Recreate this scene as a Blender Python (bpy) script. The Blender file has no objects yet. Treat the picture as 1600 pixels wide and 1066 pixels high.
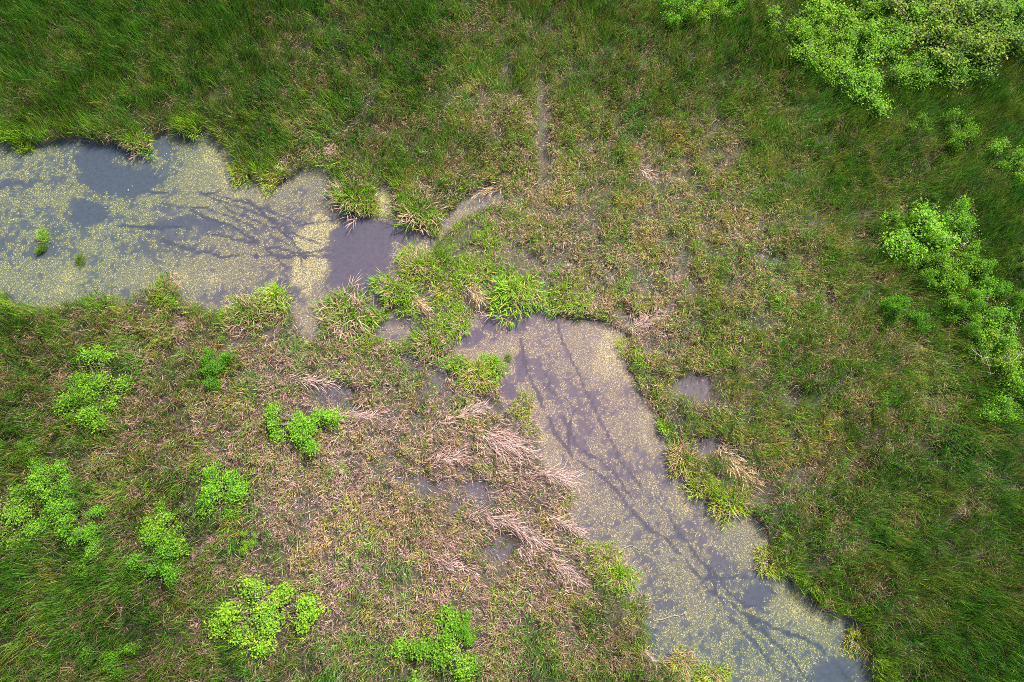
import bpy, math, random
import numpy as np
from mathutils import Matrix, Vector

rng = np.random.default_rng(7)
random.seed(7)
sc = bpy.context.scene
col = sc.collection

# ------------------------------------------------------------------ camera
CAM_H = 33.0
IW, IH = 1600.0, 1066.0
FPX = IW * 24.0 / 36.0
NAD = (742.0, 850.0)                      # where straight down falls in the photograph
_n = np.array([NAD[0] - IW / 2, -(NAD[1] - IH / 2), -FPX]); _n /= np.linalg.norm(_n)
Zc = -_n
Yc = np.array([0, 1.0, 0]) - Zc * Zc[1]; Yc /= np.linalg.norm(Yc)
Xc = np.cross(Yc, Zc)
RW = np.array([Xc, Yc, Zc])               # rows: world axes in camera axes
cam_d = bpy.data.cameras.new('camera')
cam_d.lens = 24.0; cam_d.sensor_width = 36.0; cam_d.clip_start = 0.5; cam_d.clip_end = 3000
cam = bpy.data.objects.new('camera', cam_d); col.objects.link(cam)
M4 = Matrix([list(RW[0]) + [0], list(RW[1]) + [0], list(RW[2]) + [CAM_H], [0, 0, 0, 1]])
cam.matrix_world = M4
sc.camera = cam

# ------------------------------------------------------------------ sky, sun, exposure
SUN_EL, SUN_AZ = 52.0, 35.0               # azimuth clockwise from +Y
w = bpy.data.worlds.new('World'); sc.world = w; w.use_nodes = True
nt = w.node_tree
sky = nt.nodes.new('ShaderNodeTexSky'); sky.sky_type = 'NISHITA'; sky.sun_disc = False
sky.sun_elevation = math.radians(SUN_EL); sky.sun_rotation = math.radians(SUN_AZ)
sky.air_density = 1.0; sky.dust_density = 4.0; sky.ozone_density = 0.6
bg = nt.nodes['Background']; bg.inputs['Strength'].default_value = 0.11
nt.links.new(sky.outputs[0], bg.inputs['Color'])
sl = bpy.data.lights.new('sun', 'SUN'); sl.energy = 3.4; sl.angle = math.radians(6); sl.color = (1.0, 0.95, 0.88)
so = bpy.data.objects.new('sun', sl); col.objects.link(so)
sd = Vector((math.sin(math.radians(SUN_AZ)) * math.cos(math.radians(SUN_EL)),
             math.cos(math.radians(SUN_AZ)) * math.cos(math.radians(SUN_EL)), math.sin(math.radians(SUN_EL))))
so.rotation_euler = sd.to_track_quat('Z', 'Y').to_euler(); so.location = (0, 0, 60)
sc.view_settings.view_transform = 'Standard'; sc.view_settings.look = 'None'
sc.view_settings.gamma = 1.0; sc.view_settings.exposure = 1.32
sc.render.engine = 'CYCLES'
sc.cycles.max_bounces = 4; sc.cycles.diffuse_bounces = 2; sc.cycles.glossy_bounces = 2
sc.cycles.transmission_bounces = 3; sc.cycles.use_denoising = False; sc.cycles.filter_width = .85

# ------------------------------------------------------------------ plan helpers
def px2w(u, v, z=0.0):
    u = np.asarray(u, float); v = np.asarray(v, float)
    d = np.stack([u - IW / 2, -(v - IH / 2), np.full_like(u, -FPX)], -1) @ RW.T
    t = (z - CAM_H) / d[..., 2]
    return d[..., 0] * t, d[..., 1] * t
def w2px(x, y, z=0.0):
    p = np.stack([x, y, np.broadcast_to(np.asarray(z, float) - CAM_H, np.shape(x))], -1) @ RW
    return p[..., 0] / -p[..., 2] * FPX + IW / 2, IH / 2 - p[..., 1] / -p[..., 2] * FPX
_tab = np.random.default_rng(11).random((64, 256, 256)).astype(np.float32)
def vn(x, y, s, seed):
    x = np.asarray(x) / s + seed * 17.3; y = np.asarray(y) / s + seed * 5.7
    xi = np.floor(x).astype(int); yi = np.floor(y).astype(int)
    fx = x - xi; fy = y - yi; fx = fx * fx * (3 - 2 * fx); fy = fy * fy * (3 - 2 * fy)
    T = _tab[seed % 64]
    a = T[xi & 255, yi & 255]; b = T[(xi + 1) & 255, yi & 255]; c = T[xi & 255, (yi + 1) & 255]; d = T[(xi + 1) & 255, (yi + 1) & 255]
    return (a * (1 - fx) + b * fx) * (1 - fy) + (c * (1 - fx) + d * fx) * fy
def fbm(x, y, s, seed, o=4):
    r = 0; amp = 1.0; tot = 0
    for k in range(o):
        r = r + vn(x, y, s / 2 ** k, seed + k) * amp; tot += amp; amp *= 0.55
    return r / tot
def sstep(a, b, x):
    t = np.clip((x - a) / (b - a), 0, 1); return t * t * (3 - 2 * t)
def pip(x, y, P):
    ins = np.zeros(np.shape(x), bool); n = len(P)
    for i in range(n):
        x0, y0 = P[i]; x1, y1 = P[(i + 1) % n]
        if y0 == y1: continue
        c = ((y0 > y) != (y1 > y)) & (x < (x1 - x0) * (y - y0) / (y1 - y0) + x0)
        ins ^= c
    return ins
def dline(u, v, pts):
    best = np.full(np.shape(u), 1e9)
    for (a, b), (c, d) in zip(pts[:-1], pts[1:]):
        L = (c - a) ** 2 + (d - b) ** 2
        t = np.clip(((u - a) * (c - a) + (v - b) * (d - b)) / L, 0, 1)
        best = np.minimum(best, np.hypot(u - a - t * (c - a), v - b - t * (d - b)))
    return best
def blob(u, v, cu, cv, ru, rv):
    return np.clip(1 - np.hypot((u - cu) / ru, (v - cv) / rv), 0, 1)

# ------------------------------------------------------------------ outlines measured in the photograph, turned into metres
POOL = [(-300,205),(0,222),(40,233),(90,224),(130,216),(165,232),(190,224),(212,244),(238,222),(262,206),(300,217),(330,200),(345,235),(368,262),
 (400,281),(437,290),(470,270),(505,268),(521,290),(528,315),(552,332),(585,328),(600,298),(616,297),(614,330),(640,347),(664,362),(684,378),
 (658,390),(628,400),(608,422),(592,450),(588,480),(602,500),(642,505),(640,522),(600,520),(575,492),(545,462),(520,452),(500,475),(496,522),
 (480,528),(462,512),(458,482),(440,462),(420,452),(395,464),(350,460),(318,474),(296,474),(278,450),(245,444),(200,458),(160,456),(120,466),
 (60,478),(30,480),(15,455),(-300,440)]
CHAN = [(700,548),(718,522),(745,502),(772,487),(800,483),(830,474),(850,468),(862,490),(880,499),(905,502),(935,511),(965,513),(979,532),(974,560),
 (986,592),(1010,625),(1034,660),(1046,692),(1048,722),(1068,758),(1100,778),(1132,802),(1168,815),(1190,835),(1196,872),(1225,906),(1260,930),
 (1284,962),(1320,972),(1333,995),(1345,1030),(1372,1070),(1520,1330),(1160,1330),(1095,1100),(1065,1048),(1022,1026),(1016,990),(1000,958),
 (986,920),(962,882),(936,860),(912,838),(902,800),(907,772),(880,745),(856,725),(846,690),(830,650),(815,622),(792,628),(780,602),(786,574),
 (760,558),(730,562)]
CREEK = [(655,372),(682,366),(702,353),(716,342),(738,326),(772,306)]
def plan(P):
    out = []; n = len(P); A = 0
    for i in range(n): A += P[i][0] * P[(i + 1) % n][1] - P[(i + 1) % n][0] * P[i][1]
    sg = 1 if A > 0 else -1
    for i in range(n):
        (a, b), (c, d) = P[i - 1], P[(i + 1) % n]
        tx, ty = c - a, d - b; L = math.hypot(tx, ty) or 1
        nx, ny = -ty / L * sg, tx / L * sg                    # towards the water
        rx, ry = P[i][0] - NAD[0], P[i][1] - NAD[1]; R = math.hypot(rx, ry)
        k = max(0.0, (nx * rx + ny * ry) / R)                 # reeds lean over the water there
        x, y = px2w(P[i][0], P[i][1], 0.75 * k)
        out.append((float(x), float(y)))
    return out
POOL_W, CHAN_W = plan(POOL), plan(CHAN)

PUDDLES = [(520,615,46,18),(1090,604,30,16),(1102,692,34,18),(872,418,30,9),(820,406,22,8),(640,570,24,16),(622,512,40,20),(690,602,20,36),
 (748,770,36,20),(682,765,36,14),(785,860,24,22),(612,720,24,14),(985,494,30,14),(768,440,16,18),(680,455,26,20),(335,690,20,9),(1230,618,18,11),
 (1208,405,14,10),(650,745,30,14),(720,800,26,12),(560,640,22,10),(850,452,16,26),(770,640,22,12),(590,690,18,10),
 (430,190,14,12),(400,180,8,8),(1480,620,18,8),(300,505,14,9),(720,740,28,12),(830,800,18,10)]
SLIT = [(845,138),(850,185),(846,235),(849,290)]

# shrubs: u, v, radius px, tint, label
BR, MID, DK, OL = (1.0, 1.0, 1.0), (.80, .86, .85), (.60, .68, .7), (1.0, .82, 1.5)
SHRUBS = [
 (152,606,44,BR,'upright lobed bright green shrub, topmost of those in the dark reeds below the pool'),
 (122,628,24,MID,'low shrub leaning against the lobed bright shrub below the pool'),
 (332,574,26,DK,'faint dull green shrub in the reeds between the pool and the dark mud spot'),
 (474,662,36,BR,'bright green shrub just below the puddle with flattened straw'),
 (340,768,40,BR,'rounded bright shrub alone in the straw, level with the edge-most shrub clump'),
 (252,822,38,BR,'bright green shrub forming the upper half of a tall double clump'),
 (262,876,34,MID,'darker shrub forming the lower half of a tall double clump'),
 (28,806,42,BR,'brightest yellow-green shrub cut off by the left photo edge'),
 (72,748,28,MID,'dull green shrub above the brightest edge shrub'),
 (98,800,32,MID,'mid green shrub beside the brightest edge shrub'),
 (146,832,28,MID,'mid green shrub at the inner end of the edge shrub row'),
 (132,884,20,DK,'small dull shrub hanging below the edge shrub row'),
 (45,700,20,DK,'small dark shrub highest in the cluster near the left photo edge'),
 (390,852,13,BR,'tiny vivid green bush alone in the straw, smallest of all'),
 (415,964,48,BR,'large round vivid green shrub low in the trampled straw'),
 (686,1026,46,BR,'wide bright shrub at the bottom edge of the photo among straw'),
 (722,984,20,MID,'small shrub just above the wide bright shrub at the bottom edge'),
 (176,1024,26,DK,'dull shrub in the bottom corner reeds'),
 (1440,362,44,BR,'large bright leafy shrub at the upper end of the green belt in the reeds'),
 (1492,352,28,BR,'bright shrub next to the large one at the upper end of the green belt'),
 (1398,352,18,MID,'small shrub at the outer tip of the green belt'),
 (1452,408,28,MID,'shrub just below the large bright one in the green belt'),
 (1505,402,26,MID,'shrub with grey twigs in the middle of the green belt'),
 (1482,440,28,MID,'dull shrub on the inner side of the green belt'),
 (1535,446,28,MID,'mid green shrub on the outer side of the green belt'),
 (1398,482,24,MID,'separate small shrub in the reeds on the inner side of the green belt'),
 (1434,496,20,MID,'second small separate shrub, next to the first, inside the green belt'),
 (1505,484,24,MID,'shrub halfway down the green belt on its inner flank'),
 (1552,500,34,MID,'broad shrub halfway down the green belt'),
 (1592,474,22,MID,'shrub cut by the photo edge halfway down the green belt'),
 (1530,548,20,MID,'small shrub beside the pale bare branches'),
 (1572,556,34,BR,'bright shrub behind the pale bare branches'),
 (1590,608,30,BR,'bright shrub low in the green belt at the photo edge'),
 (1568,640,26,BR,'lowest bright shrub of the green belt'),
 (1594,400,16,DK,'small dark shrub at the photo edge level with the belt top'),
 (1058,10,26,BR,'yellow-green shrub at the top edge, outermost of three in a row'),
 (1108,12,26,BR,'yellow-green shrub at the top edge, middle of three in a row'),
 (1152,6,17,MID,'small shrub at the top edge, innermost of three in a row'),
 (1246,44,30,BR,'bright shrub at the outer flank of the corner thicket'),
 (1292,22,34,BR,'bright shrub at the top edge on the corner thicket flank'),
 (1262,78,28,BR,'bright shrub below the flank of the corner thicket'),
 (1306,98,30,BR,'yellow-green shrub at the lower point of the corner thicket'),
 (1322,58,26,BR,'bright shrub inside the outer third of the corner thicket'),
 (1352,20,30,MID,'green shrub at the top edge within the corner thicket'),
 (1344,134,30,BR,'yellow-green shrub lowest in the corner thicket'),
 (1386,80,34,MID,'green shrub in the middle of the corner thicket'),
 (1420,30,34,MID,'green shrub beside the pale olive willows'),
 (1430,112,34,MID,'green shrub below the pale olive willows'),
 (1484,112,26,MID,'green shrub at the inner lower rim of the corner thicket'),
 (1472,34,46,OL,'pale olive willow bush in the corner thicket, beside green shrubs'),
 (1506,78,36,OL,'smaller pale olive willow bush at the thicket lower rim'),
 (1536,24,44,OL,'pale olive willow bush in the middle of the corner thicket'),
 (1566,66,32,MID,'green shrub below the olive willow near the dark gap'),
 (1590,26,36,MID,'green shrub filling the top corner of the photo'),
 (1440,198,20,DK,'dull shrub alone in reeds below the corner thicket, nearer the marsh middle'),
 (1500,214,24,MID,'yellowish shrub alone in reeds below the corner thicket'),
 (1590,252,28,MID,'green shrub at the photo edge between thicket and green belt'),
]
# lush leafy or grassy tussocks along the water: u, v, r, tint, straw share, label
LG, YG, OLG, TNG = (1.25, 1.2, 1.0), (1.5, 1.15, .9), (.75, .72, .9), (1.5, .95, 1.6)
TUSSOCKS = [
 (290,196,20,LG,0,'vivid green tussock at the inlet on the upper pool bank'),
 (212,222,22,LG,.1,'bright tussock jutting from the upper pool bank beside a bent stick'),
 (36,226,15,LG,0,'small bright tussock on the upper bank at the outer end of the pool'),
 (378,264,18,YG,.1,'yellow-green tussock on the upper pool bank past the pale inlet'),
 (425,272,20,YG,.2,'drooping tussock on the upper pool bank with straw beside it'),
 (548,305,34,OLG,.35,'large straw-streaked tussock forming the headland above the open mauve water'),
 (576,318,17,YG,.1,'small yellow-green tussock at the tip of the straw-streaked headland'),
 (655,330,34,OLG,.4,'round straw-topped tussock between the pool corner and the creek'),
 (676,350,14,LG,.1,'small green tussock overhanging the pool corner'),
 (545,490,40,OLG,.35,'large rounded tussock on the lower pool bank between two inlets'),
 (428,462,26,LG,.2,'bright tussock on the lower bank at the pale weed inlet'),
 (385,485,30,OLG,.4,'brownish tussock on the lower pool bank beside the bright one'),
 (255,452,26,OLG,.1,'dark green tussock on the lower pool bank'),
 (612,452,24,LG,.1,'bright leafy tussock at the open water end of the pool'),
 (655,412,24,YG,.25,'yellowish tussock on the neck between pool and channel'),
 (585,495,16,LG,0,'bluish-green small tussock by the outlet of the pool'),
 (745,430,24,LG,.1,'leafy green tussock in the middle of the neck'),
 (800,455,34,LG,0,'largest vivid green tussock, at the head of the channel'),
 (830,462,18,LG,.1,'bright tussock beside the largest vivid one at the channel head'),
 (880,462,24,LG,0,'vivid upright tussock on the far side of the channel head'),
 (910,475,20,LG,.2,'dull green tussock behind the vivid upright one at the channel head'),
 (720,503,20,LG,.1,'green tussock on the neck where it meets the channel'),
 (690,452,20,YG,.2,'yellow-green tussock beside the mud patch on the neck'),
 (672,535,24,OLG,.3,'thin green tussock between small puddle and channel'),
 (712,570,16,LG,0,'small green tussock in the channel corner by tan weed'),
 (770,570,20,LG,0,'bright tussock on the spit below the channel head'),
 (745,585,22,YG,.2,'yellow-green tussock at the root of the spit'),
 (795,556,5,LG,0,'tiny round green tuft floating off the spit'),
 (722,640,22,OLG,.2,'green tussock beside the mat of pink straw'),
 (820,635,18,YG,.3,'grassy tussock on the bank below the spit'),
 (1040,668,15,LG,0,'narrow vivid tussock on the outer bank of the channel'),
 (1070,715,26,TNG,.4,'tan tussock on the outer bank below the narrow vivid one'),
 (1098,752,22,YG,.2,'yellow-green tussock leaning over the channel bend'),
 (1140,785,26,YG,.2,'olive tussock on the outer bank below the straw heap'),
 (948,875,24,YG,.15,'arching yellow-green tussock on the inner channel bank'),
 (968,900,28,LG,.1,'arching grass tussock drooping along the inner channel bank'),
 (1000,955,20,OLG,.2,'low green tussock on the inner bank farther down the channel'),
 (1062,1038,22,TNG,.3,'tan-green tussock on the bank above the dark water notch'),
 (1115,1062,20,YG,.1,'green tussock cut by the bottom edge at the dark water notch'),
 (65,366,10,LG,0,'small green tuft standing in the weedy pool'),
 (62,388,8,OLG,0,'tiny dull tuft in the weedy pool below another tuft'),
 (122,404,8,OLG,0,'tiny dark tuft alone in the weedy pool'),
 (1340,1000,18,YG,.2,'pale tussock at the dark undercut of the outer channel bank'),
 (1205,880,18,YG,.2,'yellowish tussock on the outer bank below the second bend'),
 (985,545,14,YG,.2,'small yellowish tussock at the shoulder of the outer channel bank'),
]
# bundles of flattened straw: from, to (px), spread px, count, label
BUNDLES = [
 ((778,688),(848,716),46,260,'widest fan of pale pink straw on the inner channel bank'),
 ((862,742),(926,764),26,150,'straw bundle pointing out over the dark channel water'),
 ((874,815),(920,834),12,110,'narrow pale straw bundle pointing into the weedy channel'),
 ((776,812),(838,832),18,150,'long pale straw bundle lying behind the inner bank'),
 ((826,838),(880,866),16,120,'slanting straw bundle below the long pale one'),
 ((1142,722),(1190,768),34,240,'large heap of tan straw on the outer bank bend'),
 ((1002,1016),(1032,1038),10,80,'small whitish straw bundle at the bank low in the photo'),
 ((652,470),(680,500),14,110,'upright sheaf of brown straw on the neck beside the small puddle'),
 ((738,452),(758,488),22,110,'loose tan straw hanging into the channel head'),
 ((520,232),(512,256),14,90,'pinkish tuft of straw on the upper pool bank'),
 ((446,250),(436,272),12,70,'grey-white straw tuft on the upper pool bank'),
 ((996,508),(1044,484),20,120,'pale straw bundle on the shoulder of the outer channel bank'),
 ((556,650),(622,650),16,130,'flattened pale sheaf in the trampled straw below the pool'),
 ((655,290),(676,322),22,110,'pink straw behind the straw-topped tussock'),
 ((720,650),(772,632),26,150,'mat of pink straw beside a green tussock'),
 ((780,292),(730,312),12,90,'straw line along the far end of the creek'),
 ((480,596),(545,606),14,110,'pale straw lying across the mud puddle'),
 ((690,720),(740,705),22,110,'loose straw patch in the trampled reeds inland of the pink fan'),
 ((700,880),(760,900),22,110,'straw patch inland of the slanting bundle'),
 ((880,890),(930,925),20,110,'straw streak behind the arching grass tussocks'),
 ((1005,270),(1030,290),22,110,'grey-tan straw patch in the open stand above the channel'),
]
# bare branches and sticks: list of px polyline, thickness m, label, name
STICKS = [
 ([(268,192),(250,204),(232,214)],.03,'bent grey stick leaning from the upper bank over the pool','stick'),
 ([(231,210),(231,232)],.025,'short pale stick standing in the pool beside a bent stick','stick'),
 ([(895,746),(912,738)],.03,'short white stick lying by the straw bundle over dark water','stick'),
 ([(972,858),(986,852),(1000,860)],.025,'pale twig floating in the middle of the channel','stick'),
 ([(1022,970),(1050,963),(1074,958)],.03,'long thin grey stick half sunk in the lower channel','stick'),
 ([(1518,545),(1534,558),(1552,560)],.018,'pale bare branch, outermost in the green belt of shrubs','bare_branch'),
 ([(1538,556),(1548,585)],.018,'pale bare branch hanging downward in the green belt','bare_branch'),
 ([(1568,556),(1586,562),(1596,550)],.018,'forked pale branch near the photo edge in the green belt','bare_branch'),
 ([(1578,510),(1590,524)],.018,'grey bare branch above the forked one in the green belt','bare_branch'),
 ([(1490,372),(1502,382),(1514,378)],.025,'grey bare branch near the top of the green belt','bare_branch'),
]

# ------------------------------------------------------------------ raster of the plan, 0.1 m
X0, X1, Y0, Y1, RS = -50.0, 50.0, -18.0, 44.0, 0.1
gx = np.arange(X0, X1 + RS / 2, RS); gy = np.arange(Y0, Y1 + RS / 2, RS)
GX, GY = np.meshgrid(gx, gy)
wx = GX + (fbm(GX, GY, 1.4, 3) - .5) * 1.1 + (vn(GX, GY, .3, 5) - .5) * .22
wy = GY + (fbm(GX, GY, 1.4, 8) - .5) * 1.1 + (vn(GX, GY, .3, 9) - .5) * .22
UU, VV = w2px(GX, GY); UW, VW = w2px(wx, wy)
wet = (pip(wx, wy, POOL_W) | pip(wx, wy, CHAN_W)).astype(np.float32)
wet = np.maximum(wet, (dline(UW, VW, CREEK) < 8.5).astype(np.float32))
def blur(a, n, it=2):
    for _ in range(it):
        for ax in (0, 1):
            p = np.pad(a, [(n + 1, n) if i == ax else (0, 0) for i in (0, 1)], mode='edge')
            c = np.cumsum(p, axis=ax, dtype=np.float64)
            a = (np.take(c, range(2 * n + 1, p.shape[ax]), ax) - np.take(c, range(0, p.shape[ax] - 2 * n - 1), ax)) / (2 * n + 1)
    return a
wets = blur(wet, 2); wetm = blur(wet, 6); wetw = blur(wet, 14)
pud = np.zeros_like(GX)
UP = UW + (fbm(GX, GY, .7, 14) - .5) * 40; VP = VW + (fbm(GX, GY, .7, 18) - .5) * 40
for c in PUDDLES: pud = np.maximum(pud, np.clip(blob(UP, VP, c[0], c[1], c[2] * 1.25, c[3] * 1.25) * 2.2, 0, 1))
mot = fbm(GX, GY, 1.1, 21)
pud = np.maximum(pud, sstep(.70, .78, mot) * sstep(.12, .5, blob(UU, VV, 700, 720, 330, 260)) * .9)
shrubm = np.zeros_like(GX)
for (u_, v_, r_, t_, l_) in SHRUBS: shrubm = np.maximum(shrubm, np.clip(blob(UU, VV, u_ + (NAD[0] - u_) * .02, v_ + (NAD[1] - v_) * .02, r_ * 1.15, r_ * 1.15) * 2.5, 0, 1))
bunm = np.zeros_like(GX); pocket = np.zeros_like(GX)
for (a_, b_, w_, n_, l_) in BUNDLES: bunm = np.maximum(bunm, np.clip(1.5 - dline(UW, VW, [a_, b_]) / (w_ * .5), 0, 1))
for c in ((1084, 608, 36, 24), (1094, 696, 40, 26)): pocket = np.maximum(pocket, np.clip(blob(UP, VP, *c) * 2.5, 0, 1))
pud = np.maximum(pud, pocket)
slit = np.clip(1.9 - dline(UU + (UW - UU) * .3, VV + (VW - VV) * .3, SLIT) / 6, 0, 1)
ground_h = .16 + (fbm(GX, GY, 2.2, 30) - .5) * .18 + (fbm(GX, GY, .5, 33) - .5) * .08
ground_h = ground_h * (1 - wets) - .34 * wets
ground_h = ground_h * (1 - pud) + np.minimum(ground_h, -.05 + (fbm(GX, GY, .4, 37) - .5) * .10) * pud
def smp(A, x, y):
    fx = np.clip((x - X0) / RS, 0, A.shape[1] - 1.001); fy = np.clip((y - Y0) / RS, 0, A.shape[0] - 1.001)
    xi = fx.astype(int); yi = fy.astype(int); fx = fx - xi; fy = fy - yi
    return (A[yi, xi] * (1 - fx) + A[yi, xi + 1] * fx) * (1 - fy) + (A[yi + 1, xi] * (1 - fx) + A[yi + 1, xi + 1] * fx) * fy

# ------------------------------------------------------------------ mesh and material helpers
def npmesh(name, verts, faces_flat, face_sizes, colors=None, smooth=False):
    me = bpy.data.meshes.new(name)
    verts = np.ascontiguousarray(verts, np.float32).reshape(-1, 3)
    me.vertices.add(len(verts)); me.vertices.foreach_set('co', verts.ravel())
    me.loops.add(len(faces_flat)); me.loops.foreach_set('vertex_index', np.ascontiguousarray(faces_flat, np.int32))
    face_sizes = np.ascontiguousarray(face_sizes, np.int32)
    st = np.zeros(len(face_sizes), np.int32); st[1:] = np.cumsum(face_sizes)[:-1]
    me.polygons.add(len(face_sizes)); me.polygons.foreach_set('loop_start', st)
    if colors is not None:
        ca = me.color_attributes.new('tint', 'FLOAT_COLOR', 'POINT')
        c4 = np.ones((len(verts), 4), np.float32); c4[:, :3] = colors
        ca.data.foreach_set('color', c4.ravel())
    me.update(calc_edges=True)
    me.polygons.foreach_set('use_smooth', np.full(len(face_sizes), smooth))
    return me
def link(name, me, mat=None, parent=None, **props):
    o = bpy.data.objects.new(name, me); col.objects.link(o)
    if mat is not None and me is not None and not me.materials: me.materials.append(mat)
    if parent is not None: o.parent = parent
    for k, v in props.items(): o[k] = v
    return o
def leafmat(name, trans=.3, rough=.55, objcol=False, spec=.08):
    m = bpy.data.materials.new(name); m.use_nodes = True; t = m.node_tree; N = t.nodes; L = t.links
    p = N['Principled BSDF']; out = N['Material Output']
    a = N.new('ShaderNodeAttribute'); a.attribute_name = 'tint'
    nz = N.new('ShaderNodeTexNoise'); nz.inputs['Scale'].default_value = 9.0; nz.inputs['Detail'].default_value = 3
    tc = N.new('ShaderNodeTexCoord'); L.new(tc.outputs['Object'], nz.inputs['Vector'])
    mr = N.new('ShaderNodeMapRange'); mr.inputs[1].default_value = .3; mr.inputs[2].default_value = .7
    mr.inputs[3].default_value = .8; mr.inputs[4].default_value = 1.2; L.new(nz.outputs[0], mr.inputs[0])
    mx = N.new('ShaderNodeVectorMath'); mx.operation = 'SCALE'; L.new(a.outputs['Color'], mx.inputs[0]); L.new(mr.outputs[0], mx.inputs['Scale'])
    last = mx.outputs[0]
    if objcol:
        oi = N.new('ShaderNodeObjectInfo'); m2 = N.new('ShaderNodeVectorMath'); m2.operation = 'MULTIPLY'
        L.new(last, m2.inputs[0]); L.new(oi.outputs['Color'], m2.inputs[1]); last = m2.outputs[0]
    L.new(last, p.inputs['Base Color']); p.inputs['Roughness'].default_value = rough
    p.inputs['Specular IOR Level'].default_value = spec
    tr = N.new('ShaderNodeBsdfTranslucent'); L.new(last, tr.inputs['Color'])
    mix = N.new('ShaderNodeMixShader'); mix.inputs[0].default_value = trans
    L.new(p.outputs[0], mix.inputs[1]); L.new(tr.outputs[0], mix.inputs[2]); L.new(mix.outputs[0], out.inputs['Surface'])
    return m
M_reed = leafmat('reed_leaf', .30)
M_straw = leafmat('dry_straw', .15, .7)
M_leaf = leafmat('shrub_leaf', .35, .5, True)
M_tuss = leafmat('tussock_blade', .3, .5, True)
M_twig = leafmat('grey_twig', 0.0, .8)
M_weed = leafmat('duckweed', .1, .6)

# ground
def ground_material():
    m = bpy.data.materials.new('peat_and_litter'); m.use_nodes = True; t = m.node_tree; N = t.nodes; L = t.links
    p = N['Principled BSDF']; tc = N.new('ShaderNodeTexCoord')
    n1 = N.new('ShaderNodeTexNoise'); n1.inputs['Scale'].default_value = 1.3; n1.inputs['Detail'].default_value = 6
    n2 = N.new('ShaderNodeTexNoise'); n2.inputs['Scale'].default_value = 14; n2.inputs['Detail'].default_value = 5
    for n in (n1, n2): L.new(tc.outputs['Object'], n.inputs['Vector'])
    r1 = N.new('ShaderNodeValToRGB'); r1.color_ramp.elements[0].color = (.022, .018, .012, 1); r1.color_ramp.elements[1].color = (.060, .050, .030, 1)
    r1.color_ramp.elements[0].position = .35; r1.color_ramp.elements[1].position = .68
    r2 = N.new('ShaderNodeValToRGB'); r2.color_ramp.elements[0].color = (.015, .014, .010, 1); r2.color_ramp.elements[1].color = (.13, .095, .062, 1)
    r2.color_ramp.elements[0].position = .4; r2.color_ramp.elements[1].position = .7
    L.new(n1.outputs[0], r1.inputs[0]); L.new(n2.outputs[0], r2.inputs[0])
    mx = N.new('ShaderNodeMix'); mx.data_type = 'RGBA'; mx.inputs[0].default_value = .45
    L.new(r1.outputs[0], mx.inputs[6]); L.new(r2.outputs[0], mx.inputs[7]); L.new(mx.outputs[2], p.inputs['Base Color'])
    p.inputs['Roughness'].default_value = .75
    b = N.new('ShaderNodeBump'); b.inputs['Strength'].default_value = .6; b.inputs['Distance'].default_value = .04
    L.new(n2.outputs[0], b.inputs['Height']); L.new(b.outputs[0], p.inputs['Normal'])
    return m
fx = np.arange(-46, 46.01, .28); fy = np.arange(-16, 42.01, .28)
far = np.array([60, 90, 160, 320, 700, 1500.0])
xs = np.concatenate([-far[::-1], fx, far]); ys = np.concatenate([-far[::-1], fy, far])
TX, TY = np.meshgrid(xs, ys)
TZ = smp(ground_h, np.clip(TX, X0, X1), np.clip(TY, Y0, Y1))
edge = np.maximum(np.maximum(np.abs(TX) - 44, TY - 40), -14 - TY)
TZ = np.where(edge > 0, np.maximum(TZ, .16), TZ)
nxv, nyv = len(xs), len(ys); ii = np.arange(nxv * nyv).reshape(nyv, nxv)
q = np.stack([ii[:-1, :-1], ii[:-1, 1:], ii[1:, 1:], ii[1:, :-1]], -1).reshape(-1, 4)
link('ground', npmesh('ground', np.stack([TX, TY, TZ], -1), q.ravel(), np.full(len(q), 4), smooth=True), ground_material(),
     kind='structure', label='dark wet peat and litter of the marsh floor', category='ground')

# ------------------------------------------------------------------ water with its weed film
TRAILS = [([(865,488),(880,530),(905,590),(930,640),(955,690),(975,730),(1000,760),(1040,800),(1075,850),(1100,885)], 4.2),
 ([(812,530),(826,585),(850,640),(870,680),(895,712),(940,745),(985,792),(1010,825),(1040,842),(1078,885),(1110,922),(1150,950),(1190,985),(1230,1022),(1265,1066)], 8),
 ([(880,650),(905,700),(950,730),(985,775)], 6), ([(1060,835),(1090,870),(1112,905),(1135,960),(1175,1000),(1205,1040),(1240,1066)], 6),
 ([(892,708),(888,675),(900,640),(880,620),(850,600)], 3), ([(1100,880),(1130,915),(1165,950),(1180,945)], 7), ([(1160,960),(1220,985),(1280,1010),(1330,1066)], 9),
 ([(235,300),(330,303),(400,322),(470,350),(520,345)], 5), ([(180,352),(300,357),(400,382),(505,405)], 6), ([(250,376),(350,402),(460,401),(520,402)], 5),
 ([(385,312),(432,352),(470,392),(476,450)], 5), ([(300,330),(380,362),(430,402),(480,440)], 6), ([(330,310),(420,340),(470,372),(515,375)], 4),
 ([(440,400),(500,392),(525,390)], 3), ([(1100,905),(1180,900),(1210,930)], 6), ([(300,290),(360,330),(440,360),(500,380)], 3), ([(250,320),(320,325),(380,345),(450,385)], 3), ([(840,560),(870,620),(890,650)], 3)]
OPEN = [(570,395,62,70),(620,368,52,20),(545,350,28,28),(560,440,50,34),(175,278,54,30),(150,250,44,24),(228,285,36,22),(140,335,36,22),(20,291,60,9),
 (165,225,60,18),(765,512,20,22),(835,484,50,14),(796,612,22,18),(800,500,26,20),(735,530,18,14),(815,570,14,30),(450,450,30,16),(1010,1000,20,40),
 (600,508,22,12),(300,350,70,12),(1180,935,30,22),(1310,1050,40,30),(880,480,22,10)]
PATCH = [(488,372,34,22),(486,418,30,26),(505,350,24,14),(470,440,18,30)]
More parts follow.
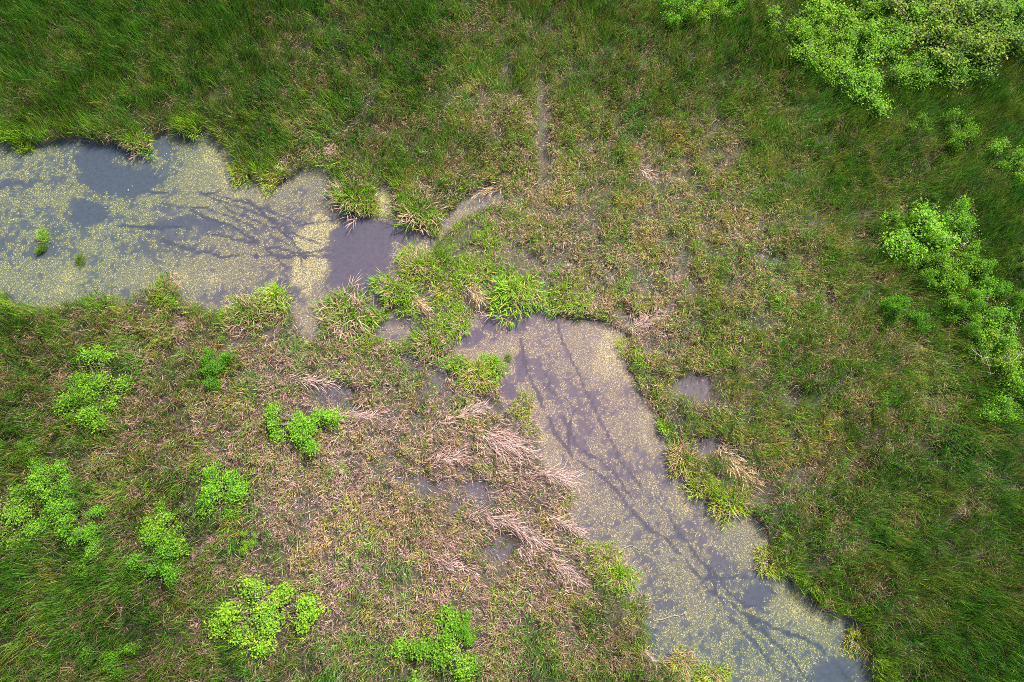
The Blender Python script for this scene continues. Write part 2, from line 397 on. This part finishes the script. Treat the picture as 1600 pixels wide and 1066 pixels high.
THICK = [(480,385,38,48),(605,320,26,44),(560,338,36,12),(340,225,50,50),(690,355,60,30),(490,480,24,60),(860,690,26,80),(930,540,80,60),(960,600,40,110),
 (60,440,140,40),(330,300,120,60),(780,545,60,26),(1180,850,40,50),(1270,940,60,40),(1000,690,50,60),(300,425,160,36),(1060,780,40,50),(620,515,40,14),(490,280,44,26),(606,320,26,34),(430,290,40,20)]
def lace(x, y):                                # fine filigree of the floating mats, roughly uniform in 0..1
    m = .40 * fbm(x, y, .55, 52, 3) + .34 * vn(x, y, .17, 56) + .26 * vn(x, y, .08, 58) + (fbm(x, y, 1.6, 47, 3) - .5) * .35
    return sstep(.22, .78, m)
def track(x, y):                               # lanes swum through the weed
    u, v = w2px(x, y)
    u = u + (fbm(x, y, .5, 41) - .5) * 10; v = v + (fbm(x, y, .5, 45) - .5) * 10
    t = np.zeros(np.shape(x)); rag = .02 + .44 * fbm(x, y, .9, 44, 3); brk = sstep(.16, .36, vn(x, y, .8, 49))
    for pts, wd in TRAILS: t = np.maximum(t, np.clip((wd * rag + 1.5 - dline(u, v, pts)) / 1.8, 0, 1))
    return t * (.25 + .75 * brk)
def cover(x, y):
    u, v = w2px(x, y)
    w1, w2 = (fbm(x, y, .5, 41) - .5) * 18, (fbm(x, y, .5, 45) - .5) * 18
    u2 = u + w1 * 1.5 + (fbm(x, y, 1.5, 43) - .5) * 24; v2 = v + w2 * 1.5 + (fbm(x, y, 1.5, 46) - .5) * 24
    c = .56 + .06 * (u > 700) + (fbm(x, y, 1.5, 48) - .5) * .72 + .12 * sstep(.97, .75, smp(wetw, x, y))
    for b in THICK: c = c + .28 * np.clip(blob(u2, v2, *b) * 1.8, 0, 1)
    for b in OPEN: c = c - 1.0 * np.clip(blob(u2, v2, *b) * 1.7, 0, 1)
    c = c - 1.1 * track(x, y)
    for b in PATCH: c = c + .85 * np.clip(blob(u + w1, v + w2, *b) * 3, 0, 1)
    return np.clip(c, 0, 1.2)
def warmth(x, y):                              # lens tint put into water and weed colour: mauve in the middle, blue-grey outward
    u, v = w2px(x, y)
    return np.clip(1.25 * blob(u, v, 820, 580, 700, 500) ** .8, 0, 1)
wsx = np.arange(-46, 40.01, .14); wsy = np.arange(-15, 30.01, .14)
WX, WY = np.meshgrid(wsx, wsy)
need = smp(blur(np.maximum(wet, (pud > .02) * 1.0), 5), WX, WY) > .01
cv = np.clip(cover(WX, WY), 0, 1)
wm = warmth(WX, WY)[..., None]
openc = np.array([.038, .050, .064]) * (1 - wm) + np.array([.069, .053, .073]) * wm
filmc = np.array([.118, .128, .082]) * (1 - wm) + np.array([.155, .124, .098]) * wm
k = (.60 * (.35 * cv + .65 * cv * sstep(.12, -.12, lace(WX, WY) - cv)) * (.6 + .8 * fbm(WX, WY, .8, 60)))[..., None]
openc = openc * (1 - .24 * track(WX, WY))[..., None]
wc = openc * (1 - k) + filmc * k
pk = smp(pud * (1 - np.clip(wetm * 2, 0, 1)), WX, WY)[..., None]
wc = wc * (1 - pk) + np.array([.075, .064, .072]) * pk
n_x, n_y = len(wsx), len(wsy); ii = np.arange(n_x * n_y).reshape(n_y, n_x)
q = np.stack([ii[:-1, :-1], ii[:-1, 1:], ii[1:, 1:], ii[1:, :-1]], -1).reshape(-1, 4)
q = q[need.ravel()[q].any(1)]
used, inv = np.unique(q.ravel(), return_inverse=True)
wv = np.stack([WX.ravel(), WY.ravel(), np.zeros(WX.size)], -1)[used]
def water_material():
    m = bpy.data.materials.new('murky_water'); m.use_nodes = True; t = m.node_tree; N = t.nodes; L = t.links
    p = N['Principled BSDF']; a = N.new('ShaderNodeAttribute'); a.attribute_name = 'tint'; tc = N.new('ShaderNodeTexCoord')
    n1 = N.new('ShaderNodeTexNoise'); n1.inputs['Scale'].default_value = 5.5; n1.inputs['Detail'].default_value = 7; n1.inputs['Roughness'].default_value = .7
    n1.inputs['Distortion'].default_value = .6
    L.new(tc.outputs['Object'], n1.inputs['Vector'])
    mr = N.new('ShaderNodeMapRange'); mr.inputs[1].default_value = .3; mr.inputs[2].default_value = .7; mr.inputs[3].default_value = .82; mr.inputs[4].default_value = 1.18
    L.new(n1.outputs[0], mr.inputs[0])
    mx = N.new('ShaderNodeVectorMath'); mx.operation = 'SCALE'; L.new(a.outputs['Color'], mx.inputs[0]); L.new(mr.outputs[0], mx.inputs['Scale'])
    L.new(mx.outputs[0], p.inputs['Base Color'])
    p.inputs['Roughness'].default_value = .12; p.inputs['IOR'].default_value = 1.333
    n2 = N.new('ShaderNodeTexNoise'); n2.inputs['Scale'].default_value = 2.5; n2.inputs['Detail'].default_value = 3; L.new(tc.outputs['Object'], n2.inputs['Vector'])
    b = N.new('ShaderNodeBump'); b.inputs['Strength'].default_value = .12; b.inputs['Distance'].default_value = .03
    L.new(n2.outputs[0], b.inputs['Height']); L.new(b.outputs[0], p.inputs['Normal'])
    return m
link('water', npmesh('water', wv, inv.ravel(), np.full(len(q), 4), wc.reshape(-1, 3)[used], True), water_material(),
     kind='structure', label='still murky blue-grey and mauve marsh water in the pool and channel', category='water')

# floating duckweed: irregular flat flakes
def flakes(n_try, rmin, rmax, power, zlo, zhi, seed, cmin=0.0):
    r = np.random.default_rng(seed)
    x = r.uniform(-42, 36, n_try); y = r.uniform(-13, 27, n_try)
    u, v = w2px(x, y)
    ok = (smp(wet, x, y) > .5) & (u > -160) & (u < 1760) & (v > -100) & (v < 1210); x, y = x[ok], y[ok]
    c = cover(x, y); bank = smp(wetw, x, y)
    ok = (lace(x, y) < c) & (c > cmin) & (r.random(len(x)) < power); x, y, c, bank = x[ok], y[ok], c[ok], bank[ok]
    n = len(x); K = 4
    ang = r.random(n)[:, None] * 6.283 + np.arange(K) * 6.283 / K + r.normal(0, .3, (n, K))
    rad = (rmin + (rmax - rmin) * r.random(n) ** 2)[:, None] * r.uniform(.45, 1.25, (n, K))
    V = np.empty((n, K, 3)); V[..., 0] = x[:, None] + np.cos(ang) * rad; V[..., 1] = y[:, None] + np.sin(ang) * rad
    V[..., 2] = (zlo + (zhi - zlo) * r.random(n))[:, None]
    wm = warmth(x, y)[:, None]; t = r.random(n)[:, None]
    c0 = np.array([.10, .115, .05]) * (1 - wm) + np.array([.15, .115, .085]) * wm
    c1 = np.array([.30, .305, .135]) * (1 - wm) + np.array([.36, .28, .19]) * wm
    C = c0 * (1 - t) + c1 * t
    yel = np.clip(c - .90, 0, .3)[:, None] * 2.2 * r.uniform(.4, 1, n)[:, None]
    C = C * (1 - yel) + np.array([.40, .35, .17]) * yel
    C = np.repeat(C[:, None, :], K, 1)
    return V.reshape(-1, 3), C.reshape(-1, 3), n, K
A = [flakes(1700000, .014, .040, .85, .004, .012, 1), flakes(1300000, .009, .021, .8, .004, .014, 2), flakes(1300000, .02, .045, .9, .006, .016, 3, 1.02)]
V = np.concatenate([a[0] for a in A]); C = np.concatenate([a[1] for a in A]); nf = sum(a[2] for a in A)
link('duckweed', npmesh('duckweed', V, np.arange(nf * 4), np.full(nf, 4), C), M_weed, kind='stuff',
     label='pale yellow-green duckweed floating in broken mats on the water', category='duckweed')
print('flakes', nf)

# ------------------------------------------------------------------ reeds
def blades(p, L, az, l1, l2, wid, twist, colr, tipmul=1.15):
    """curved tapering blades: p base (n,3), L length, az lean azimuth, l1/l2 lean from vertical of lower/upper half."""
    n = len(L)
    d1 = np.stack([np.cos(az) * np.sin(l1), np.sin(az) * np.sin(l1), np.cos(l1)], -1)
    d2 = np.stack([np.cos(az) * np.sin(l2), np.sin(az) * np.sin(l2), np.cos(l2)], -1)
    p1 = p + d1 * (L * .55)[:, None]; p2 = p1 + d2 * (L * .45)[:, None]
    wv = np.stack([np.cos(twist), np.sin(twist), np.zeros(n)], -1) * (wid * .5)[:, None]
    V = np.stack([p, p1 + wv, p2, p1 - wv], 1)
    b = (np.arange(n) * 4)[:, None]
    F = np.concatenate([b + [0, 1, 3], b + [3, 1, 2]], 1).ravel()
    C = np.stack([colr * .85, colr, colr * tipmul, colr], 1)
    return V.reshape(-1, 3), F, np.tile([3, 3], n), C.reshape(-1, 3)
def lush(x, y):                                     # 0 in the trampled middle, 1 in dense outer stands; also steers painted vignetting
    u, v = w2px(x, y)
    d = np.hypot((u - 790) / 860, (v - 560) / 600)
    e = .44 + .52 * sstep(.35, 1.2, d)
    e = e - .46 * np.clip(1.9 * blob(u, v, 690, 780, 400, 400), 0, 1) - .22 * np.clip(1.8 * blob(u, v, 960, 380, 420, 330), 0, 1)
    return np.clip(e + (fbm(x, y, 4, 70) - .5) * .5, 0, 1)
def fresh(x, y):                                    # young bright growth on the neck and along the water
    u, v = w2px(x, y)
    b = smp(wetm, x, y)
    f = np.clip(2.2 * blob(u, v, 700, 440, 180, 125), 0, .9) + .65 * sstep(.03, .16, b) * sstep(.3, .6, fbm(x, y, 1.5, 77))
    return np.clip(f, 0, .85)
def side(x, y):                                     # True: stand below the pool and channel
    u, v = w2px(x, y)
    return pip(u, v, [(-900, 460), (540, 480), (620, 530), (700, 560), (800, 650), (900, 800), (1010, 960), (1250, 1500), (-900, 1700)])
def points(n, seed):
    r = np.random.default_rng(seed)
    x = r.uniform(-40, 41, n); y = r.uniform(-12, 37.5, n)
    u, v = w2px(x, y)
    inside = (u > -20) & (u < 1620) & (v > -15) & (v < 1105)
    ok = (u > -170) & (u < 1770) & (v > -110) & (v < 1200) & (inside | (r.random(n) < .35))
    x, y = x[ok], y[ok]
    return x, y, r
def veg_density(x, y):
    we = smp(wets, x, y); d = 1 - sstep(.25, .55, we)
    d = d * (1 - .70 * smp(pud, x, y)) * (1 - .95 * smp(slit, x, y)) * (1 - .48 * smp(shrubm, x, y)) * (1 - .75 * smp(bunm, x, y)) * (1 - .95 * smp(pocket, x, y))
    g = fbm(x, y, .75, 75)
    l_ = lush(x, y) * .45; d = d * (1 - .8 * sstep(.70, .80, vn(x, y, .5, 95) * .65 + vn(x, y, 1.7, 96) * .35)); return d * (.16 + l_ + (.84 - l_) * sstep(.34, .54, g))
GREEN = np.array([[.046, .155, .018], [.092, .250, .022], [.165, .325, .027], [.135, .195, .050], [.25, .25, .045], [.38, .25, .10]])
TAN = np.array([[.36, .24, .135], [.50, .35, .21], [.21, .135, .07], [.56, .42, .28], [.42, .28, .11]])
PINK = np.array([[.46, .275, .235], [.60, .40, .345], [.24, .135, .115]])

parts = {True: [], False: []}
# live leaves
x, y, r = points(2150000, 101)
den = veg_density(x, y); lu = lush(x, y)
gpatch = fbm(x, y, 1.6, 80)
p_green = np.clip(.62 + .38 * lu + (gpatch - .5) * 1.2, .12, 1)
ok = r.random(len(x)) < den * p_green * .92
x, y, lu, gpatch = x[ok], y[ok], lu[ok], gpatch[ok]
n = len(x); sw = side(x, y)
hgt = (.55 + .80 * lu) * r.uniform(.65, 1.2, n) * np.where(sw, .85, 1.0)
hgt *= 1 - .45 * smp(wetm, x, y)
swirl = fbm(x, y, 3.5, 84) * 12 + (vn(x, y, .5, 88) - .5) * 5
az = swirl + r.normal(0, .9, n)
l1 = np.abs(r.normal(.08, .10, n)) + (1 - lu) * r.random(n) * .5
l2 = l1 + np.abs(r.normal(.22, .22, n)) + (1 - lu) * r.random(n) * .7
sel = np.clip((r.random(n) * 1.0 + (.5 - lu) * .55 + (fbm(x, y, 1.1, 90) - .5) * .9), 0, .999)
ci = sel * (len(GREEN) - 1); i0 = ci.astype(int); f = (ci - i0)[:, None]
C = GREEN[i0] * (1 - f) + GREEN[np.minimum(i0 + 1, 5)] * f
C = C * (r.uniform(.45, 1.5, n) * (1.28 - .58 * lu))[:, None]  # lens vignetting painted in: leaf colour darkens towards the outer stands
C = C * np.array([1.0, 1.04, .8]) * (.66 + .76 * (vn(x, y, .42, 97) * .6 + vn(x, y, 1.3, 98) * .4))[:, None]; teal = sstep(.55, .72, fbm(x, y, 1.7, 99))[:, None] * .5; C = C * (1 - teal) + C * np.array([.62, .95, 1.5]) * teal
fr = (r.random(n) < fresh(x, y)); C[fr] = np.array([.21, .43, .018]) * r.uniform(.5, 1.3, fr.sum())[:, None] + np.array([.10, .07, .004]) * r.random(fr.sum())[:, None]
base = np.stack([x, y, smp(ground_h, x, y) - .03], -1)
wid = r.uniform(.012, .028, n)
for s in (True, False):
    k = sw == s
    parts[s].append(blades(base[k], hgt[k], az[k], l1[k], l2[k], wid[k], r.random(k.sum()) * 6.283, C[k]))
print('live', n)
def join(ps):
    Vs, Fs, Ss, Cs = [], [], [], []; off = 0
    for V, F, S, C in ps:
        Vs.append(V); Fs.append(F + off); Ss.append(S); Cs.append(C); off += len(V)
    return np.concatenate(Vs), np.concatenate(Fs), np.concatenate(Ss), np.concatenate(Cs)
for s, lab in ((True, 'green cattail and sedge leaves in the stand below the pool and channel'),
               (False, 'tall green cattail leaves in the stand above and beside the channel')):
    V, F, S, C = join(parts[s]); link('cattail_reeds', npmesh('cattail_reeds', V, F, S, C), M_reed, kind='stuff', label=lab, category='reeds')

# dead leaves: broken, leaning and lying straw
dead = {True: [], False: []}
x, y, r = points(2300000, 202)
den = np.clip(veg_density(x, y) + .25 * (smp(wets, x, y) < .3), 0, 1) * (1 - .45 * smp(pud, x, y)) * (1 - .8 * smp(slit, x, y)) * (1 - .85 * smp(pocket, x, y))
lu = lush(x, y); dp = fbm(x, y, 1.3, 110) * .6 + fbm(x, y, .5, 115, 2) * .4
p_dead = np.clip(.56 - .42 * lu + (dp - .5) * 2.4, .05, 1)
ok = r.random(len(x)) < den * p_dead * (1 - .6 * fresh(x, y))
x, y, lu, dp = x[ok], y[ok], lu[ok], dp[ok]
n = len(x); sw = side(x, y)
lay = r.random(n) < .62 - .45 * lu
L = np.where(lay, .13 + .34 * r.random(n) ** 2, r.uniform(.24, .55, n) * (.6 + 1.7 * lu))
az = fbm(x, y, 1.6, 120) * 16 + r.normal(0, 1.1, n)
uu, vv = w2px(x, y); combed = r.random(n) < np.clip(2.2 * blob(uu, vv, 830, 810, 200, 260), 0, .8)   # straw combed towards the channel
az = np.where(combed, -.45 + r.normal(0, .45, n), az)
l1 = np.where(lay, r.uniform(1.15, 1.62, n), r.uniform(.1, .7, n)); l2 = np.where(lay, r.uniform(1.3, 1.75, n), r.uniform(.6, 1.9, n))
zb = smp(ground_h, x, y) + np.where(lay, r.uniform(.05, .50, n) * (.8 + .6 * lu), 0)
u, v = w2px(x, y); pk = np.clip(1.7 * blob(u, v, 680, 720, 640, 520) + (fbm(x, y, 1.0, 130) - .5) * .8, 0, 1)  # pinker straw towards the middle, a magenta lens cast put into the colour
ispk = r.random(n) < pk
C = np.where(ispk[:, None], PINK[r.integers(0, 3, n)], TAN[r.integers(0, 5, n)]) * (r.uniform(.36, 1.18, n) * (1.06 - .38 * lu))[:, None]  # straw darkens outward too, vignetting put into its colour
base = np.stack([x, y, zb], -1)
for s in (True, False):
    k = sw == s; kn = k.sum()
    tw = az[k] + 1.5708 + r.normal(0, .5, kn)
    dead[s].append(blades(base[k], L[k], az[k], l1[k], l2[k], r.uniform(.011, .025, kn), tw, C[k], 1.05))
print('dead', n)
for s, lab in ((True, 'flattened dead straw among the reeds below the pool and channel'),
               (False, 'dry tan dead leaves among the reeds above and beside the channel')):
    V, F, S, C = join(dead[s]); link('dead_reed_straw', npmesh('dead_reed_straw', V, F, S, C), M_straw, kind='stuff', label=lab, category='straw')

# ------------------------------------------------------------------ shrubs
def pxscale(u, v, z=.5):
    x0, y0 = px2w(u - 5, v, z); x1, y1 = px2w(u + 5, v, z)
    return float(np.hypot(x1 - x0, y1 - y0) / 10)
def tube(pts, rads, sides=4):
    V, F = [], []; pts = [np.array(p, float) for p in pts]
    for i, (p, r_) in enumerate(zip(pts, rads)):
        d = pts[min(i + 1, len(pts) - 1)] - pts[max(i - 1, 0)]; d /= (np.linalg.norm(d) + 1e-9)
        a = np.cross(d, [0.3, 0.2, 1.0] if abs(d[2]) < .9 else [1.0, 0, 0]); a /= np.linalg.norm(a); b = np.cross(d, a)
        for k in range(sides):
            t = 6.2832 * k / sides; V.append(p + (a * math.cos(t) + b * math.sin(t)) * r_)
    for i in range(len(pts) - 1):
        for k in range(sides):
            F.append((i * sides + k, i * sides + (k + 1) % sides, (i + 1) * sides + (k + 1) % sides, (i + 1) * sides + k))
    V.append(pts[-1] + (pts[-1] - pts[-2]) * .05); t = len(V) - 1; o = (len(pts) - 1) * sides
    for k in range(sides): F.append((o + k, o + (k + 1) % sides, t))
    return V, F
def tubes_mesh(name, lst, color, r):
    V, F, C = [], [], []
    for pts, rads in lst:
        v, f = tube(pts, rads); o = len(V); V += v; F += [tuple(i + o for i in q) for q in f]
        C += [np.array(color) * r.uniform(.8, 1.2)] * len(v)
    return npmesh(name, np.array(V), np.concatenate([np.array(f) for f in F]), [len(f) for f in F], np.array(C), True)
def shrub_meshes(seed):
    r = np.random.default_rng(seed)
    lob = [(r.normal(0, .15), r.normal(0, .15), .40, .9)]
    for k in range(r.integers(9, 14)):
        a = r.random() * 6.283; d = r.uniform(.25, 1.2); lob.append((math.cos(a) * d, math.sin(a) * d, r.uniform(.12, .34), r.uniform(.5, 1.0)))
    stems, tips = [], []
    for (lx, ly, lr, lh) in lob:
        for k in range(int(5 + 30 * lr)):
            a = r.random() * 6.283; d = lr * math.sqrt(r.random())
            t = np.array([lx + math.cos(a) * d, ly + math.sin(a) * d, lh * (1 - .45 * (d / lr) ** 2) * r.uniform(.75, 1.05)])
            tips.append(t)
            if k < 5:
                mid = t * .5 + np.array([r.normal(0, .05), r.normal(0, .05), .02]); b0 = np.array([r.normal(0, .06), r.normal(0, .06), -.1])
                stems.append(([b0, b0 * .4 + mid * .6, mid * .4 + t * .6, t * [1, 1, .97]], [.022, .016, .012, .007]))
    tips = np.array(tips); NL = 40
    c = np.repeat(tips, NL, 0); n = len(c)
    c = c + r.normal(0, 1, (n, 3)) * [.075, .075, .06] * r.uniform(.4, 2.2, (n, 1))
    c[:, 2] = np.maximum(c[:, 2], .08)
    az = r.random(n) * 6.283; til = r.normal(.15, .4, n); ln = r.uniform(.024, .048, n); rol = r.normal(0, .45, n)
    f = np.stack([np.cos(az) * np.cos(til), np.sin(az) * np.cos(til), -np.sin(til)], -1)
    s = np.stack([-np.sin(az) * np.cos(rol), np.cos(az) * np.cos(rol), np.sin(rol)], -1)
    up = np.cross(f, s)
    V = np.stack([c - f * ln[:, None], c + s * (ln * .55)[:, None] + up * (ln * .2)[:, None], c + f * ln[:, None], c - s * (ln * .55)[:, None] + up * (ln * .2)[:, None]], 1)
    b = (np.arange(n) * 4)[:, None]
    F = np.concatenate([b + [0, 1, 2], b + [0, 2, 3]], 1).ravel()
    tc = np.repeat(r.random(len(tips)), NL); k = np.clip(tc * .65 + r.random(n) * .6 - .1, 0, 1)[:, None]
    C = np.array([.055, .19, .014]) * (1 - k) + np.array([.29, .54, .030]) * k; od = r.random(n); C[od < .05] = [.30, .27, .09]; C[od > .95] = [.14, .20, .08]
    return (npmesh('shrub_foliage', V.reshape(-1, 3), F, np.full(2 * n, 3), np.repeat(C, 4, 0)), tubes_mesh('shrub_stems', stems, (.17, .14, .11), r))
protos = [shrub_meshes(300 + k) for k in range(7)]
for me, ms in protos: me.materials.append(M_leaf); ms.materials.append(M_twig)
for i, (u, v, rp, tint, lab) in enumerate(SHRUBS):
    olive = tint is OL
    hgt_ = 2.4 if olive else (1.12 if v > 480 and u < 900 else 1.65)
    if rp < 22: hgt_ *= .72
    if rp < 15: hgt_ *= .8
    R = rp * pxscale(u, v) * (1.35 if u > 1200 and v < 160 else 1.12)
    X, Y = px2w(u, v, hgt_ * .6); X, Y = float(X), float(Y)
    g = float(smp(ground_h, np.array([X]), np.array([Y]))[0])
    root = bpy.data.objects.new('willow_bush' if olive else 'shrub', None); col.objects.link(root)
    root.empty_display_size = .3; root.location = (X, Y, g); root.rotation_euler = (0, 0, random.random() * 6.28)
    root['label'] = lab; root['category'] = 'shrub'; root['group'] = 'leafy shrubs growing among the reeds'
    me, ms = protos[i % 7]
    fo = link('foliage', me, None, root); fo.scale = (R * random.uniform(.9, 1.2), R * random.uniform(.85, 1.1), hgt_ * (1 if not olive else .95))
    j = random.uniform(.88, 1.12); fo.color = (tint[0] * j * random.uniform(.85, 1.15), tint[1] * j, tint[2] * j, 1)
    st = link('stems', ms, None, root); st.scale = fo.scale

# ------------------------------------------------------------------ tussocks on the banks
def tussock_mesh(seed, n, straw):
    r = np.random.default_rng(seed)
    a = r.random(n) * 6.283; d = np.sqrt(r.random(n)) * (.25 + 1.0 * vn(np.cos(a) * 2 + 9, np.sin(a) * 2 + 9, 1.0, seed % 50))
    p = np.stack([np.cos(a) * d, np.sin(a) * d, np.full(n, -.04) + (.10 if straw else 0)], -1)
    az = a + r.normal(0, 1.3, n)
    l1 = .10 + .55 * d + np.abs(r.normal(0, .15, n)) + (.3 if straw else 0); l2 = l1 + r.uniform(.25, 1.1, n)
    L = r.uniform(.35, .95, n) * (1 - .25 * d)
    k = np.clip(r.random(n) * .7 + vn(p[:, 0] + 3, p[:, 1] + 3, .25, seed % 50) * .4, 0, 1)[:, None]
    if straw: C = TAN[r.integers(0, 5, n)] * .5 + PINK[r.integers(0, 3, n)] * .5
    else: C = np.array([.06, .19, .014]) * (1 - k) + np.array([.21, .39, .026]) * k; C[r.random(n) < .16] = [.34, .30, .08]
    w_ = r.uniform(.020, .050, n) if not straw else r.uniform(.014, .03, n)
    V, F, S, C = blades(p, L, az, l1, l2, w_, az + 1.57 + r.normal(0, .5, n), C)
    return npmesh('tussock_straw' if straw else 'tussock_leaves', V, F, S, C)
tg = [tussock_mesh(500 + k, 420, False) for k in range(5)]; ts = [tussock_mesh(520 + k, 200, True) for k in range(4)]
for m_ in tg: m_.materials.append(M_tuss)
for m_ in ts: m_.materials.append(M_straw)
for i, (u, v, rp, tint, sh, lab) in enumerate(TUSSOCKS):
    R = rp * pxscale(u, v) * 1.25; hh = min(1.0, .45 + .45 * R)
    X, Y = px2w(u, v, hh * .5); X, Y = float(X), float(Y)
    g = max(-.02, float(smp(ground_h, np.array([X]), np.array([Y]))[0]))
    root = bpy.data.objects.new('tussock', None); col.objects.link(root); root.empty_display_size = .3
    root.location = (X, Y, g); root.rotation_euler = (0, 0, random.random() * 6.28)
    root['label'] = lab; root['category'] = 'tussock'; root['group'] = 'grassy tussocks along the water'
    o = link('leaves', tg[i % 5], None, root); o.scale = (R * random.uniform(.9, 1.35), R * random.uniform(.7, 1.0), hh * 1.25); j = random.uniform(.85, 1.1); o.color = (tint[0] * j * 1.15, tint[1] * j * 1.12, tint[2] * j, 1)
    if sh:
        o = link('dead_straw', ts[i % 4], None, root); z = .8 + sh * .5; o.scale = (R * z, R * z, hh * 1.2 * z)

# ------------------------------------------------------------------ straw bundles
for i, (a, b, spr, n, lab) in enumerate(BUNDLES):
    r = np.random.default_rng(700 + i)
    ax, ay = (float(t) for t in px2w(a[0], a[1], .3)); bx_, by_ = (float(t) for t in px2w(b[0], b[1], .2))
    g = max(0.0, float(smp(ground_h, np.array([ax]), np.array([ay]))[0]))
    d = np.array([bx_ - ax, by_ - ay]); Ln = np.hypot(*d); az0 = math.atan2(d[1], d[0]); wd = spr * pxscale(*a)
    n = int(n * (1.1 if i not in (3, 4, 12, 13, 16, 17, 18, 19, 20) else .8))
    s = np.clip(r.normal(0, .32, n), -.6, .6); q = np.clip(r.normal(.12, .32, n), -.5, .7)
    p = np.stack([-math.sin(az0) * s * wd * .6 + d[0] * q, math.cos(az0) * s * wd * .6 + d[1] * q, r.uniform(.10, .50, n)], -1)
    az = az0 + s * .5 + r.normal(0, .48, n)
    L = np.maximum(.22, Ln * r.uniform(.16, .4, n))
    l1 = r.uniform(1.25, 1.6, n); l2 = r.uniform(1.45, 1.75, n)
    C = (PINK[r.integers(0, 2, n)] + .06) * r.uniform(.5, 1.12, n)[:, None] if i not in (5, 7, 8, 15) else TAN[r.integers(0, 5, n)] * r.uniform(.85, 1.3, n)[:, None]
    V, F, S, C = blades(p, L, az, l1, l2, r.uniform(.012, .026, n), az + 1.57 + r.normal(0, .3, n), C, 1.05)
    o = link('straw_bundle', npmesh('straw_bundle', V, F, S, C), M_straw); o.location = (ax, ay, g)
    o['label'] = lab; o['category'] = 'straw'; o['group'] = 'bundles of flattened straw'

# ------------------------------------------------------------------ sticks, bare branches, white specks
for i, (pl, th, lab, nm) in enumerate(STICKS):
    r = np.random.default_rng(800 + i); zz = 1.75 if nm == 'bare_branch' else (.35 if i == 0 else .03)
    P = []
    for k, (u, v) in enumerate(pl):
        z = zz - .12 * k if nm == 'bare_branch' else (zz - .3 * k / len(pl) if i == 0 else zz)
        X, Y = px2w(u, v, z); P.append(np.array([float(X), float(Y), z]))
    if i == 1: P = [P[0] + [0, 0, .5], P[1]]
    o0 = P[0].copy(); P = [p - o0 for p in P]
    D = [P[0]]
    for a_, b_ in zip(P[:-1], P[1:]): D += [(a_ + b_) / 2 + r.normal(0, .03, 3) * [1, 1, .3], b_]
    lst = [(D, list(np.linspace(th, th * .45, len(D))))]
    if nm == 'bare_branch':
        for k in range(1, len(D)):
            for _ in range(2):
                a_ = r.random() * 6.28; e = D[k] + np.array([math.cos(a_), math.sin(a_), .1]) * r.uniform(.25, .6)
                lst.append(([D[k], (D[k] + e) / 2 + r.normal(0, .04, 3), e], [th * .5, th * .35, th * .2]))
        lst.append(([P[-1], P[-1] + [0.05, .05, -.7], P[-1] + [.1, .02, -1.75]], [th * .6, th, th * 1.1]))
    o = link(nm, tubes_mesh(nm, lst, (.30, .27, .23), r), M_twig); o.location = o0
    o['label'] = lab; o['category'] = 'branch' if nm == 'bare_branch' else 'stick'
M_white = leafmat('white_petal', .2, .6)
for (u, v, s, lab) in ((201, 297, .06, 'larger of two tiny white specks floating on the open blue-grey water'), (207, 291, .045, 'smaller of two tiny white specks floating on the open blue-grey water')):
    X, Y = px2w(u, v, .03); V, F = [[0, 0, .015]], []
    for k in range(8):
        a_ = k * 6.2832 / 8; V += [[math.cos(a_ - .3) * s * .6, math.sin(a_ - .3) * s * .6, .03], [math.cos(a_) * s, math.sin(a_) * s, .06], [math.cos(a_ + .3) * s * .6, math.sin(a_ + .3) * s * .6, .03]]
        F.append((0, 1 + 3 * k, 2 + 3 * k, 3 + 3 * k))
    o = link('white_flower', npmesh('white_flower', np.array(V), np.array(F).ravel(), [4] * 8, np.full((len(V), 3), .5)), M_white)
    o.location = (float(X), float(Y), .01); o['label'] = lab; o['category'] = 'flower'
